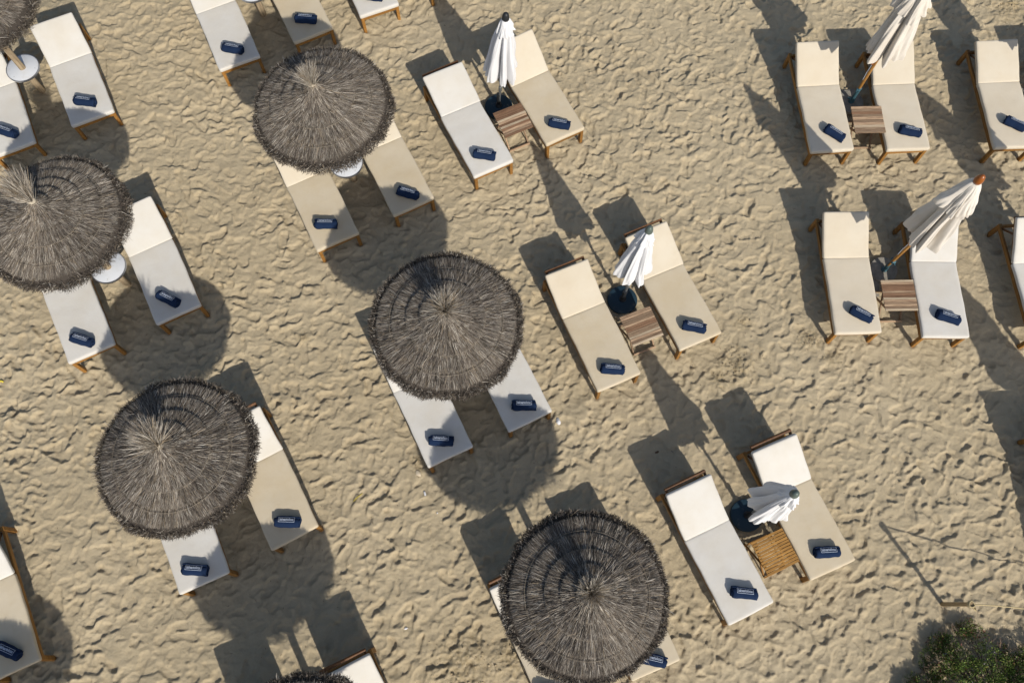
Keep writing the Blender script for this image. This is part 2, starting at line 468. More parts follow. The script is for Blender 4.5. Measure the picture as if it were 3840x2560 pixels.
# ------------------------------------------------------------------ sun loungers
def slab(L_, W_, T_, r, seed, cx=9, cy=14, sag=.004):
    """cushion: top face at z=0, y from 0 to L_"""
    bm = bmesh.new(); bmesh.ops.create_grid(bm, x_segments=1, y_segments=1, size=.5)
    bm.free()
    xs = [-1, -.93, -.86] + [(-.8 + 1.6 * i / cx) for i in range(cx + 1)] + [.86, .93, 1]
    ys = [-1, -.97, -.93] + [(-.88 + 1.76 * i / cy) for i in range(cy + 1)] + [.93, .97, 1]
    zs = [-1, -.7, -.3, .3, .7, 1]
    rg = random.Random(seed); ph = [rg.uniform(0, 6) for _ in range(8)]
    vid = {}; vs = []; fs = []
    def P(i, j, k):
        key = (i, j, k)
        if key in vid: return vid[key]
        p = Vector((xs[i] * W_ / 2, ys[j] * L_ / 2, zs[k] * T_ / 2))
        c = Vector((max(-W_ / 2 + r, min(W_ / 2 - r, p.x)), max(-L_ / 2 + r, min(L_ / 2 - r, p.y)), max(-T_ / 2 + r, min(T_ / 2 - r, p.z))))
        d = p - c
        if d.length > 1e-6: p = c + d.normalized() * r
        x, y = p.x, p.y
        edge = (1 - abs(xs[i]) ** 4) * (1 - abs(ys[j]) ** 6)
        if k >= 3:
            p.z += sag * edge * (math.sin(7 * y + ph[0]) * .5 + math.sin(9 * x + 3 * y + ph[1]) * .6 + math.sin(21 * y + 5 * x + ph[2]) * .22) + edge * .004
        p.x += .0035 * math.sin(5 * y + ph[3]) * abs(xs[i]) + .002 * math.sin(19 * y + ph[4]) * abs(xs[i])
        p.y += .004 * math.sin(6 * x + ph[5]) * abs(ys[j])
        vid[key] = len(vs); vs.append((p.x, p.y + L_ / 2, p.z - T_ / 2)); return vid[key]
    a, b, c = len(xs) - 1, len(ys) - 1, len(zs) - 1
    for i in range(a):
        for j in range(b):
            fs.append((P(i, j, c), P(i + 1, j, c), P(i + 1, j + 1, c), P(i, j + 1, c)))
            fs.append((P(i, j, 0), P(i, j + 1, 0), P(i + 1, j + 1, 0), P(i + 1, j, 0)))
    for i in range(a):
        for k in range(c):
            fs.append((P(i, 0, k), P(i + 1, 0, k), P(i + 1, 0, k + 1), P(i, 0, k + 1)))
            fs.append((P(i, b, k), P(i, b, k + 1), P(i + 1, b, k + 1), P(i + 1, b, k)))
    for j in range(b):
        for k in range(c):
            fs.append((P(0, j, k), P(0, j, k + 1), P(0, j + 1, k + 1), P(0, j + 1, k)))
            fs.append((P(a, j, k), P(a, j + 1, k), P(a, j + 1, k + 1), P(a, j, k + 1)))
    return MB().add(vs, fs)
TH = .075
seat_mesh = {}; back_mesh = {}
for cn in ('white', 'cream', 'beige'):
    for k in range(3):
        seat_mesh[cn, k] = slab(SEAT_L, CW, TH, .022, 10 + k).mesh('seat_cushion', M[cn], smooth=True)
        back_mesh[cn, k] = slab(BACK_L, CW, TH, .022, 50 + k, cy=9).mesh('back_cushion', M[cn], smooth=True)
RZ = .30                      # rail centre height
HX = .305
rail_mesh = MB().box(0, -.235, RZ, .032, 1.79, .07, bev=.004).mesh('side_rail', M['teak'])
end_mesh = MB().box(0, 0, RZ + .004, 2 * HX - .036, .034, .062, bev=.004).mesh('end_rail', M['teak'])
leg_f = MB().beam((0, 0, RZ + .045), (0, -.018, -.05), .048, .062).mesh('leg', M['teak'])
leg_r = MB().beam((0, 0, RZ + .045), (0, .012, -.05), .048, .062).mesh('leg', M['teak'])
stile_mesh = MB().box(0, .355, -.022, .030, .70, .040, bev=.004).mesh('stile', M['dark_teak'])
toprail_mesh = MB().box(0, .705, -.020, .600, .034, .046, bev=.004).mesh('top_rail', M['dark_teak'])
slat_mesh = MB().box(0, 0, -.016, .51, .050, .014, bev=.002).mesh('slat', M['teak'])
strut_mesh = MB().box(0, 0, .5, .022, .026, 1.0).mesh('strut', M['dark_teak'])
brace_mesh = MB().box(0, 0, RZ - .01, 2 * HX - .036, .04, .03, bev=.003).mesh('cross_bar', M['dark_teak'])

LCOL = {  # back colour, seat colour
    'L00': 'ww', 'L01': 'ww', 'L02': 'ww', 'L03': 'cb', 'L04': 'ww', 'L05': 'cb', 'L06': 'cb', 'L07': 'ww', 'L08': 'cb', 'L09': 'cc',
    'L10': 'cc', 'L11': 'cc', 'L12': 'cc', 'L13': 'ww', 'L14': 'ww', 'L15': 'cb', 'L16': 'cb', 'L17': 'ww', 'L18': 'ww', 'L19': 'ww',
    'L20': 'ww', 'L21': 'wb', 'L22': 'ww', 'L23': 'wb', 'L24': 'wb', 'L25': 'cb', 'L26': 'ww', 'L27': 'ww', 'L28': 'wb', 'L29': 'ww',
    'L30': 'cc', 'L31': 'cc', 'L32': 'cc'}
LLAB = {
    'L00': 'white teak lounger cut off by the left edge, beside the top left round table',
    'L01': 'white cushioned teak lounger just right of the uncovered round table in the top left corner',
    'L02': 'white teak lounger cut by the top edge, above left of the upper middle parasol',
    'L03': 'beige teak lounger cut by the top edge, its foot touching a thatched parasol rim',
    'L04': 'small visible foot end of a white teak lounger at the middle of the top edge',
    'L05': 'beige teak lounger poking out below left of the upper middle thatched parasol',
    'L06': 'beige teak lounger on the right side of the upper middle thatched parasol',
    'L07': 'white teak lounger on the left of the topmost white closed umbrella with a navy base',
    'L08': 'beige teak lounger whose headrest lies behind the topmost white closed umbrella with a black knob',
    'L09': 'cream lounger left of the upper right slatted table, umbrella shadow across its foot corner',
    'L10': 'cream teak lounger half covered by the off white umbrella leaning at the top right edge',
    'L11': 'cream teak lounger at the upper right edge with no umbrella over it',
    'L12': 'cream teak lounger left of the slatted table in the middle of the right side',
    'L13': 'white teak lounger whose headrest is behind the off white umbrella with an orange wooden knob',
    'L14': 'white teak lounger of which only a narrow left strip shows at the middle right edge',
    'L15': 'beige lounger left of the navy base of the middle white closed umbrella',
    'L16': 'creased beige teak lounger behind the middle white umbrella with a grey green knob',
    'L17': 'white teak lounger sticking out below left of the central thatched parasol',
    'L18': 'white teak lounger sticking out below right of the central thatched parasol',
    'L19': 'white teak lounger below the thatched parasol that is cut by the left edge',
    'L20': 'white teak lounger right of the round table under the left edge thatched parasol',
    'L21': 'beige lounger with a white headrest right of the lower left thatched parasol',
    'L22': 'white teak lounger showing only its foot half below the lower left thatched parasol',
    'L23': 'beige lounger with bare side rail, cut off by the lower left edge',
    'L24': 'lounger with a white headrest and beige seat mostly hidden left of the bottom thatched parasol',
    'L25': 'beige teak lounger showing only its foot corner right of the bottom thatched parasol',
    'L26': 'white headrest of a teak lounger cut by the bottom edge, left of centre',
    'L27': 'white teak lounger left of the golden slatted table at the lower right',
    'L28': 'beige seated lounger with white headrest right of the golden slatted table',
    'L29': 'white lounger hidden beneath the thatched parasol at the bottom edge, only its shadow showing',
    'L30': 'cream lounger beyond the top right corner, only its shadow on the sand showing',
    'L31': 'cream lounger beyond the lower right edge, only its long backrest shadow showing',
    'L32': 'lounger beyond the top edge showing one orange foot leg at the upper middle'}
LG = 'teak sun loungers set out in pairs on the sand'
CN = {'w': 'white', 'c': 'cream', 'b': 'beige'}

PROUD = ('L07', 'L15', 'L16', 'L21', 'L24', 'L26', 'L27', 'L28')   # top rail shows beyond the cushion
def make_lounger(key, i):
    x, y, a, ph = LOUNGERS[key]
    root = thing('sun_lounger', LLAB[key], 'sun lounger', (x, y, 0), a + math.pi / 2, LG)
    bc, sc = LCOL[key]
    zz = SEAT_Z
    o = obj('seat_cushion', seat_mesh[CN[sc], i % 3], root, (0, -SEAT_L + .012, zz))
    if bc != sc: o['label'] = CN[sc] + ' seat cushion'
    jit = random.Random(i * 7 + 3)
    b = obj('back_cushion', back_mesh[CN[bc], (i + 1) % 3], root, (jit.uniform(-.006, .006), -.012, zz + .001), (ph, 0, jit.uniform(-.008, .008)))
    if bc != sc: b['label'] = CN[bc] + ' back cushion'
    for s in (-1, 1):
        obj('side_rail', rail_mesh, root, (s * HX, 0, 0))
        obj('leg', leg_f, root, (s * HX * .96, -1.107, 0))
        obj('leg', leg_r, root, (s * HX * .99, .638, 0))
    obj('end_rail', end_mesh, root, (0, -1.112, 0)); obj('end_rail', end_mesh, root, (0, .640, 0))
    obj('cross_bar', brace_mesh, root, (0, .02, 0))
    # back frame turns with the backrest
    up_ = -.008 if key in PROUD else -.062
    e = obj('back_frame', toprail_mesh, root, (0, TH * math.sin(ph) + up_ * math.cos(ph), zz - TH * math.cos(ph) - .002 + up_ * math.sin(ph)), (ph, 0, 0))
    for s in (-1, 1): obj('stile', stile_mesh, e, (s * .282, 0, 0))
    for k in range(7): obj('slat', slat_mesh, e, (0, .06 + k * .095, 0))
    # strut from the back frame down to the rail
    yy = .46; py = e.location.y + yy * math.cos(ph) + .045 * math.sin(ph); pz = e.location.z + yy * math.sin(ph) - .045 * math.cos(ph)
    qy, qz = .60, RZ
    ln_ = math.hypot(qy - py, pz - qz)
    for s in (-1, 1):
        t = obj('strut', strut_mesh, root, (s * .262, qy, qz), (math.atan2(qy - py, pz - qz), 0, 0)); t.scale = (1, 1, max(ln_, .05))
    return root
for i, key in enumerate(LOUNGERS): make_lounger(key, i)

# ------------------------------------------------------------------ rolled towels
TOWN = .30
def towel_mesh(seed):
    rg = random.Random(seed); n = 76; turns = 3.3; nx = 15
    ph = [rg.uniform(0, 6) for _ in range(6)]
    prof = []
    def rad(t): return .010 + .049 * t
    tk = .0068
    outer = []; inner = []
    for i in range(n):
        t = i / (n - 1); a = -2 * math.pi * turns * (1 - t) + .6 + math.pi * .0
        r_ = rad(t)
        outer.append(((r_ + tk) * math.cos(a), (r_ + tk) * math.sin(a))); inner.append(((r_ - tk * .75) * math.cos(a), (r_ - tk * .75) * math.sin(a)))
    loop = outer + inner[::-1]
    vs = []; fs = []; m_ = len(loop)
    for k in range(nx):
        u = k / (nx - 1); x = (u - .5) * TOWN
        w = 1 + .045 * math.sin(6 * u + ph[0]) + .03 * math.sin(15 * u + ph[1])
        if k in (0, nx - 1): w *= .95
        for j, (p, q) in enumerate(loop):
            idx = j if j < n else 2 * n - 1 - j
            dx = .010 * math.sin(idx * .16 + ph[2]) * (abs(u - .5) * 2) ** 3
            vs.append((x + dx + .004 * math.sin(idx + ph[3]) * (abs(u - .5) * 2) ** 4, p * w * 1.10, q * w * 1.02 + .062))
    for k in range(nx - 1):
        for j in range(m_):
            l_ = (j + 1) % m_
            fs.append((k * m_ + j, k * m_ + l_, (k + 1) * m_ + l_, (k + 1) * m_ + j))
    for k in (0, nx - 1):
        for i in range(n - 1):
            fs.append((k * m_ + i, k * m_ + i + 1, k * m_ + m_ - 2 - i, k * m_ + m_ - 1 - i))
    return MB().add(vs, fs).mesh('rolled_towel', M['navy'], smooth=True)
def on_roll(u, v, lift=.0030):
    """flat label coordinates (u along the roll, v up) laid over the roll's upper back"""
    r_ = .0662; a = math.pi / 2 - (v + .008) / r_; rr = r_ + lift
    return (u, math.cos(a) * rr * 1.10, math.sin(a) * rr * 1.02 + .062)
def text_part(body, size, x0, bold):
    cu = bpy.data.curves.new('t', 'FONT'); cu.body = body; cu.size = size; cu.resolution_u = 2
    cu.offset = bold; cu.space_character = .93
    to = bpy.data.objects.new('t', cu); C.objects.link(to)
    dg = bpy.context.evaluated_depsgraph_get(); dg.update()
    me = bpy.data.meshes.new_from_object(to.evaluated_get(dg))
    vs = [v.co.copy() for v in me.vertices]; fs = [tuple(p.vertices) for p in me.polygons]
    bpy.data.objects.remove(to); bpy.data.curves.remove(cu); bpy.data.meshes.remove(me)
    return vs, fs
def logo_mesh():
    va, fa = text_part('balneario', .040, 0, .0006); vb, fb = text_part('illetas', .040, 0, .0001)
    wa = max(v.x for v in va) - min(v.x for v in va); wb_ = max(v.x for v in vb) - min(v.x for v in vb)
    tot = wa + wb_ + .002; sc = .172 / tot
    b = MB()
    def put(vs, fs, off):
        mn = min(v.x for v in vs)
        b.add([on_roll((v.x - mn + off) * sc - .086, (v.y) * sc * 1.35 + .002) for v in vs], fs)
    put(va, fa, 0); k = len(b.f); put(vb, fb, wa + .002)
    n1 = len(b.f)
    w, h, t = .099, .054, .0032; y0 = -.013
    def strip(u0, u1, v0, v1, n=1):
        for i in range(n):
            a0 = v0 + (v1 - v0) * i / n; a1 = v0 + (v1 - v0) * (i + 1) / n
            b.add([on_roll(u0, a0), on_roll(u1, a0), on_roll(u1, a1), on_roll(u0, a1)], [(0, 1, 2, 3)])
    strip(-w, w, y0, y0 + t); strip(-w, w, y0 + h - t, y0 + h); strip(-w, -w + t, y0, y0 + h, 8); strip(w - t, w, y0, y0 + h, 8)
    me = b.mesh('logo_print', M['print']); me.materials.append(M['print_thin'])
    return me
towel_meshes = [towel_mesh(k) for k in range(4)]
logo = logo_mesh()

TOWELS = {  # position on the seats and turn of the roll
    'L00': (-7.628, 6.835, -18.4),
    'L01': (-6.558, 7.389, -6.4),
    'L02': (-4.447, 8.401, -10.4),
    'L03': (-3.375, 8.988, -3.4),
    'L04': (-2.366, 9.459, -8.4),
    'L05': (-2.730, 5.458, 1.6),
    'L06': (-1.580, 5.989, -16.4),
    'L07': (-0.485, 6.657, -8.4),
    'L08': (0.621, 7.220, -10.4),
    'L09': (4.766, 7.191, -36.4),
    'L10': (5.918, 7.260, -12.4),
    'L11': (7.525, 7.439, -28.4),
    'L12': (4.873, 4.294, -28.4),
    'L13': (6.085, 4.285, -18.4),
    'L15': (1.387, 3.395, -3.4),
    'L16': (2.525, 4.039, -10.4),
    'L17': (-0.905, 2.339, -1.4),
    'L18': (0.184, 2.851, 1.6),
    'L19': (-5.907, 3.606, -16.4),
    'L20': (-4.820, 4.240, -25.4),
    'L21': (-2.825, 1.226, -0.4),
    'L22': (-3.929, 0.600, -2.4),
    'L23': (-6.076, -0.422, -20.4),
    'L24': (0.600, -0.738, -10.4),
    'L25': (1.845, -0.321, -11.4),
    'L27': (3.009, 0.499, -4.4),
    'L28': (4.107, 1.032, 4.6),
}
TLAB = {
    'L00': 'navy towel roll cut by the left edge, on the topmost lounger at that edge',
    'L01': 'navy towel roll on the white lounger right of the top left round table',
    'L02': 'navy towel roll on the white lounger above left of the upper middle parasol',
    'L03': 'navy towel roll on the lounger foot just above the upper middle parasol',
    'L04': 'navy towel roll barely peeking from the top edge on a white lounger foot',
    'L05': 'navy towel roll half in parasol shade, below left of the upper middle parasol',
    'L06': 'navy towel roll at the shade edge on the lounger right of the upper middle parasol',
    'L07': 'navy towel roll on the white lounger left of the topmost navy umbrella base',
    'L08': 'navy towel roll on the beige lounger right of the topmost slatted table',
    'L09': 'navy towel roll turned most steeply, on the lounger left of the upper right slatted table',
    'L10': 'navy towel roll on the lounger right of the upper right slatted table',
    'L11': 'navy towel roll cut by the upper right edge on a cream lounger',
    'L12': 'navy towel roll on the cream lounger left of the middle right slatted table',
    'L13': 'navy towel roll on the white lounger right of the middle right slatted table',
    'L15': 'navy towel roll on the beige lounger left of the central weathered slatted table',
    'L16': 'navy towel roll on the creased beige lounger right of the central weathered slatted table',
    'L17': 'navy towel roll below left of the central parasol, half in round shade',
    'L18': 'navy towel roll below right of the central parasol, lying level',
    'L19': 'sunlit navy towel roll with its spiral end showing, below the left edge parasol',
    'L20': 'navy towel roll in shade on the lounger right of the left edge parasol',
    'L21': 'navy towel roll on the beige lounger right of the lower left parasol',
    'L22': 'navy towel roll on the white lounger stub below the lower left parasol',
    'L23': 'navy towel roll cut by the lower left edge on a beige lounger',
    'L24': 'navy towel roll just beyond the bottom edge under the bottom parasol',
    'L25': 'navy towel roll half hidden by the right rim of the bottom parasol',
    'L27': 'navy towel roll on the white lounger left of the golden slatted table',
    'L28': 'navy towel roll on the beige lounger right of the golden slatted table'}
for i, (k, (x, y, a)) in enumerate(TOWELS.items()):
    t = thing('rolled_towel', TLAB[k], 'towel', (x, y, SEAT_Z - .004), R(a), 'rolled navy towels, one on each lounger')
    t.scale = (1.04, 1.1, 1.1)
    obj('towel_roll', towel_meshes[i % 4], t)
    obj('logo_print', logo, t)

# ------------------------------------------------------------------ thatched parasols
R_RIM, Z_RIM = .885, 1.965
def cone_z(r):
    return Z_RIM + .40 * (1 - r / R_RIM) + .17 * np.exp(-r / .085)
PAL = np.array([(.245, .211, .172), (.167, .138, .111), (.36, .32, .265), (.098, .079, .062), (.285, .225, .152), (.49, .45, .385), (.040, .033, .026)])
def blades(base, dirs, length, width, tint, name, mt, curl=None, rg=None):
    """many thin tapered stalks as one mesh; base, dirs (n,3)"""
    n_ = len(base)
    d = dirs / np.linalg.norm(dirs, axis=1, keepdims=True)
    rnd = rg.normal(size=(n_, 3)); s = np.cross(d, rnd); s /= np.linalg.norm(s, axis=1, keepdims=True)
    Lh = length[:, None]; w = width[:, None]
    bend = (curl if curl is not None else rg.normal(size=(n_, 3)) * .06) * Lh
    p0 = base; p1 = base + d * Lh * .55 + bend; p2 = base + d * Lh + bend * .6
    V = np.stack([p0 - s * w, p0 + s * w, p1 - s * w * .85, p1 + s * w * .85, p2 - s * w * .3, p2 + s * w * .3], 1).reshape(-1, 3)
    k = (np.arange(n_) * 6)[:, None]
    F = np.concatenate([k + [0, 1, 3, 2], k + [2, 3, 5, 4]], 1).reshape(-1, 4)
    me = bpy.data.meshes.new(name)
    me.vertices.add(len(V)); me.vertices.foreach_set('co', V.astype(np.float32).ravel())
    me.loops.add(F.size); me.loops.foreach_set('vertex_index', F.astype(np.int32).ravel())
    me.polygons.add(len(F)); me.polygons.foreach_set('loop_start', np.arange(0, F.size, 4, dtype=np.int32))
    at = me.attributes.new('tint', 'FLOAT_COLOR', 'POINT')
    col = np.ones((len(V), 4), np.float32); col[:, :3] = np.repeat(tint, 6, 0)
    at.data.foreach_set('color', col.ravel())
    me.update(calc_edges=True); me.materials.append(mt)
    return me
def thatch(seed):
    rg = np.random.default_rng(seed)
    B, D, LN, W_, T_ = [], [], [], [], []
    edges = [0, .12, .27, .43, .61, .80]                     # four thatched courses, each lapping over the next
    c_ = 66000
    r = .80 * np.sqrt(rg.uniform(0, 1, c_)) * rg.uniform(.90, 1.0, c_); r = np.clip(r, .012, None)
    th = rg.uniform(0, 2 * np.pi, c_)
    k = np.clip(np.searchsorted(edges, r + .010 * np.sin(th * 3 + seed) + .006 * np.sin(th * 17)) - 1, 0, 4)
    e0 = np.array(edges)[k]; e1 = np.array(edges)[k + 1]
    f = np.clip((r - e0) / (e1 - e0), 0, 1)                   # 0 at the top of the course, 1 at its lip
    hgt = .002 + .040 * f
    L_ = np.minimum(rg.uniform(.06, .15, c_), (e1 - r) * 1.02 + rg.uniform(.02, .05, c_)) * np.where(rg.random(c_) < .02, 1.4, 1)
    tw = rg.normal(0, .085, c_) + .06 * np.sin(th * 9 + k * 2 + seed) + .05 * np.sin(th * 21 + r * 14)
    dr = np.cos(tw); dt = np.sin(tw)
    sl_ = (cone_z(r + .02) - cone_z(r)) / .02
    dz = sl_ * dr + .040 / (e1 - e0) + rg.normal(.0, .045, c_)
    d = np.stack([np.cos(th) * dr - np.sin(th) * dt, np.sin(th) * dr + np.cos(th) * dt, dz], 1)
    b = np.stack([r * np.cos(th), r * np.sin(th), cone_z(r) + hgt + rg.uniform(-.010, .003, c_)], 1)
    tt = PAL[rg.choice(7, c_, p=[.22, .21, .16, .16, .08, .07, .10])] * rg.uniform(.7, 1.3, (c_, 1))
    cl = .92 + .20 * np.sin(th * 13 + k * 3 + seed) * np.sin(th * 29 + r * 9 + k)
    main = blades(b, d, L_, rg.uniform(.0012, .0026, c_), tt * cl[:, None], 'thatch', M['thatch'], rg=rg)
    # fringe: a thick collar of cut stalk ends standing out all round the rim
    c_ = 21000
    th = rg.uniform(0, 2 * np.pi, c_)
    rr = R_RIM + .008 + .012 * np.sin(th * 5 + seed) + .010 * np.sin(th * 11 + 2 * seed) + .006 * np.sin(th * 23) + rg.uniform(-.050, .030, c_)
    z = Z_RIM - .004 + rg.uniform(-.11, .026, c_) - np.maximum(0, rr - R_RIM) * .4
    o_ = np.stack([np.cos(th), np.sin(th), np.zeros(c_)], 1)
    d = o_ * rg.uniform(-.10, 1.0, (c_, 1)) + rg.normal(0, .42, (c_, 3)); d[:, 2] += .38
    L_ = rg.uniform(.022, .052, c_) * np.where(rg.random(c_) < .04, 1.7, 1)
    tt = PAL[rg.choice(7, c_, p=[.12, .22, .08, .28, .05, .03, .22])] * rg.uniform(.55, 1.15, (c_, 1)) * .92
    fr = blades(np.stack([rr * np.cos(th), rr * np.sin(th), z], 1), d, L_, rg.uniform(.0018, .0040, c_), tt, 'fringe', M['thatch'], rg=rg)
    # loose stray stalks
    c_ = 130
    th = rg.uniform(0, 2 * np.pi, c_); r = np.sqrt(rg.uniform(.02, .8, c_))
    t = rg.uniform(0, 2 * np.pi, c_)
    st = blades(np.stack([r * np.cos(th), r * np.sin(th), cone_z(r) + .04], 1), np.stack([np.cos(t) + np.cos(th), np.sin(t) + np.sin(th), rg.normal(-.25, .2, c_)], 1),
                rg.uniform(.05, .16, c_), rg.uniform(.0012, .002, c_), PAL[rg.choice([2, 4, 5], c_)] * rg.uniform(.9, 1.3, (c_, 1)), 'stray_stalks', M['thatch'], rg=rg)
    return main, fr, st
def tuft(seed, lean, spread, hgt):
    rg = np.random.default_rng(seed); c_ = 1300
    th = rg.uniform(0, 2 * np.pi, c_); r = rg.uniform(0, .034, c_)
    z0 = float(cone_z(np.array([.01]))[0])
    b = np.stack([r * np.cos(th), r * np.sin(th), np.full(c_, z0 - .05)], 1)
    sp = np.abs(rg.normal(0, spread, c_)) + .12
    t = th + rg.normal(0, .9, c_)
    d = np.stack([sp * np.cos(t) + lean[0], sp * np.sin(t) + lean[1], np.full(c_, 1.0)], 1)
    tt = PAL[rg.choice(7, c_, p=[.12, .07, .28, .05, .18, .28, .02])] * rg.uniform(.85, 1.35, (c_, 1))
    curl = np.stack([np.cos(t), np.sin(t), -.2 * np.ones(c_)], 1) * (-.05 + rg.normal(0, .05, (c_, 1)))
    return blades(b, d, rg.uniform(.5, 1.15, c_) * hgt, rg.uniform(.0016, .0032, c_), tt, 'tuft', M['thatch'], curl=curl, rg=rg)
th_mesh = [thatch(3)]
rs = np.array([0.0, .03, .06, .10, .16, .25, .4, .6, .8, R_RIM, R_RIM + .012, R_RIM - .03, .8, .4, .05])
zs = cone_z(rs) - .004; zs[0] = zs[1]; zs[10] = Z_RIM - .03; zs[11] = Z_RIM - .10; zs[12] = Z_RIM - .06; zs[13] = Z_RIM + .10; zs[14] = Z_RIM + .28
core_mesh = MB().lathe([(max(float(a), .002), float(b)) for a, b in zip(rs, zs)], n=72, cap=False).mesh('thatch_core', M['under'], smooth=True)
wire_mesh = []
for r_ in (.05, .26, .47, .68):
    b = MB(); k = 90
    z_ = float(cone_z(np.array([r_]))[0]) + (.036 if r_ > .1 else .02)
    b.tube([(r_ * math.cos(2 * math.pi * i / k), r_ * math.sin(2 * math.pi * i / k), z_ + .004 * math.sin(i * 1.3)) for i in range(k + 1)], .0026 if r_ > .1 else .006, n=4, cap=False)
    wire_mesh.append(b.mesh('binding_wire', mat('binding wire', (.24, .20, .15), .6) if not wire_mesh else wire_mesh[0].materials[0]))
b = MB(); zt = float(cone_z(np.array([.02]))[0]) + .022
for kk in range(4):
    b.tube([((.041 + .003 * kk % 2) * math.cos(2 * math.pi * i / 24), .041 * math.sin(2 * math.pi * i / 24), zt - .009 * kk + .003 * math.sin(i)) for i in range(25)], .0055, n=5, cap=False)
tie_mesh = b.mesh('tie', mat('straw tie', (.40, .35, .27), .8))
post_mesh = MB().lathe([(.050, -.15), (.052, 0), (.049, .5), (.046, 1.2), (.043, 2.0), (.038, 2.5)], n=14, wob=.05).mesh('post', M['log'], auto=50)
rib_mesh = MB().beam((.05, 0, 2.33), (R_RIM - .04, 0, Z_RIM - .02), .024, .03).mesh('rib', M['log'])
PLAB = {
    'P1': 'thatched parasol filling the top left corner with its log post showing through the round table',
    'P2': 'grey thatched parasol at the upper middle, pale tuft tipped left, between two beige loungers',
    'P3': 'thatched parasol cut by the left edge with a big bushy tuft leaning up and left',
    'P4': 'thatched parasol in the very centre of the beach',
    'P5': 'thatched parasol at the lower left between the white lounger stub and a beige lounger',
    'P6': 'largest looking thatched parasol, touching the bottom edge right of centre',
    'P7': 'thatched parasol of which only the dark upper rim shows at the bottom edge',
    'P8': 'thatched parasol beyond the top edge, only the foot of its post showing between two loungers',
    'P9': 'thatched parasol beyond the lower left corner, only its round shadow showing'}
LEAN = {'P1': ((0, 0), .3, .26), 'P2': ((-.10, .10), .34, .30), 'P3': ((-.22, .22), .26, .44), 'P4': ((.10, .25), .62, .30), 'P5': ((-.30, .30), .58, .36),
        'P6': ((0, .12), .62, .25), 'P7': ((0, 0), .5, .2), 'P8': ((0, 0), .5, .2), 'P9': ((0, 0), .5, .2)}
PG = 'round thatched parasols on log posts'
TBL = {'P1': 1, 'P2': 1, 'P3': 1, 'P4': 1, 'P5': 1, 'P6': 1, 'P7': 1, 'P8': 1, 'P9': 0}
RTLAB = {
    'P1': 'round white table fully in view around the bare post in the top left corner',
    'P2': 'round white table half showing below the rim of the upper middle parasol',
    'P3': 'round white table at the right rim of the left edge parasol, post shadow across it',
    'P4': 'round white table hidden beneath the central thatched parasol',
    'P5': 'round white table hidden beneath the lower left thatched parasol',
    'P6': 'round white table hidden beneath the bottom thatched parasol right of centre',
    'P7': 'round white table under the parasol at the bottom edge, only its shadow showing',
    'P8': 'round white table cut by the top edge above a log post foot'}
rt_top = MB().lathe([(.232, -.012), (.238, -.006), (.238, .012), (.232, .016), (.002, .016)], n=48).mesh('table_top', M['table_white'], auto=40)
rt_rim = MB().lathe([(.2385, -.016), (.246, -.016), (.248, .004), (.246, .019), (.2385, .019)], n=48, cap=False).mesh('rim', M['chrome'], auto=40)
rt_leg = MB().lathe([(.060, -.05), (.066, -.13), (.056, -.16), (.056, -.012)], n=18, cap=False).mesh('collar', M['log'], auto=40)
dot = MB().lathe([(.004, .0165), (.004, .0185), (.001, .019)], n=8).mesh('screw', M['black'])
for i, (k, (x, y, tx, ty)) in enumerate(PARASOLS.items()):
    p = thing('thatched_parasol', PLAB[k], 'parasol', (x, y, 0), 0, PG)
    q = Vector((0, 0, 1)).rotation_difference(Vector((tx, ty, 1)).normalized())
    spin = Matrix.Rotation(i * 1.37, 4, 'Z')
    p.matrix_world = Matrix.Translation((x, y, 0)) @ q.to_matrix().to_4x4() 
    a = i * 1.37
    main, fr, st = th_mesh[0]
    obj('post', post_mesh, p)
    c_ = obj('thatch_core', core_mesh, p)
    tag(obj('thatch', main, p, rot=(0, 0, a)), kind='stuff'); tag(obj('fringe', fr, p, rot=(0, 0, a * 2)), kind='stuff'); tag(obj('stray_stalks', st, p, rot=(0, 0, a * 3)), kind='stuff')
    ln_, sp_, hg_ = LEAN[k]
    tag(obj('tuft', tuft(20 + i, ln_, sp_, hg_), p), kind='stuff')
    for w in wire_mesh: obj('binding_wire', w, p, rot=(0, 0, a))
    obj('tie', tie_mesh, p, rot=(0, 0, a))
    for j in range(8): obj('rib', rib_mesh, c_, rot=(0, 0, j * math.pi / 4))
    if TBL[k]:
        z_ = .572
        t = thing('round_table', RTLAB[k], 'table', (x + tx * z_ + (.01 if k == 'P2' else 0), y + ty * z_ - (.045 if k == 'P2' else 0), z_), a, 'round white tables fixed round the parasol posts')
        obj('table_top', rt_top, t); obj('rim', rt_rim, t); obj('collar', rt_leg, t)
        for j in range(3): obj('screw', dot, t, (.19 * math.cos(j * 2.1), .19 * math.sin(j * 2.1), 0))

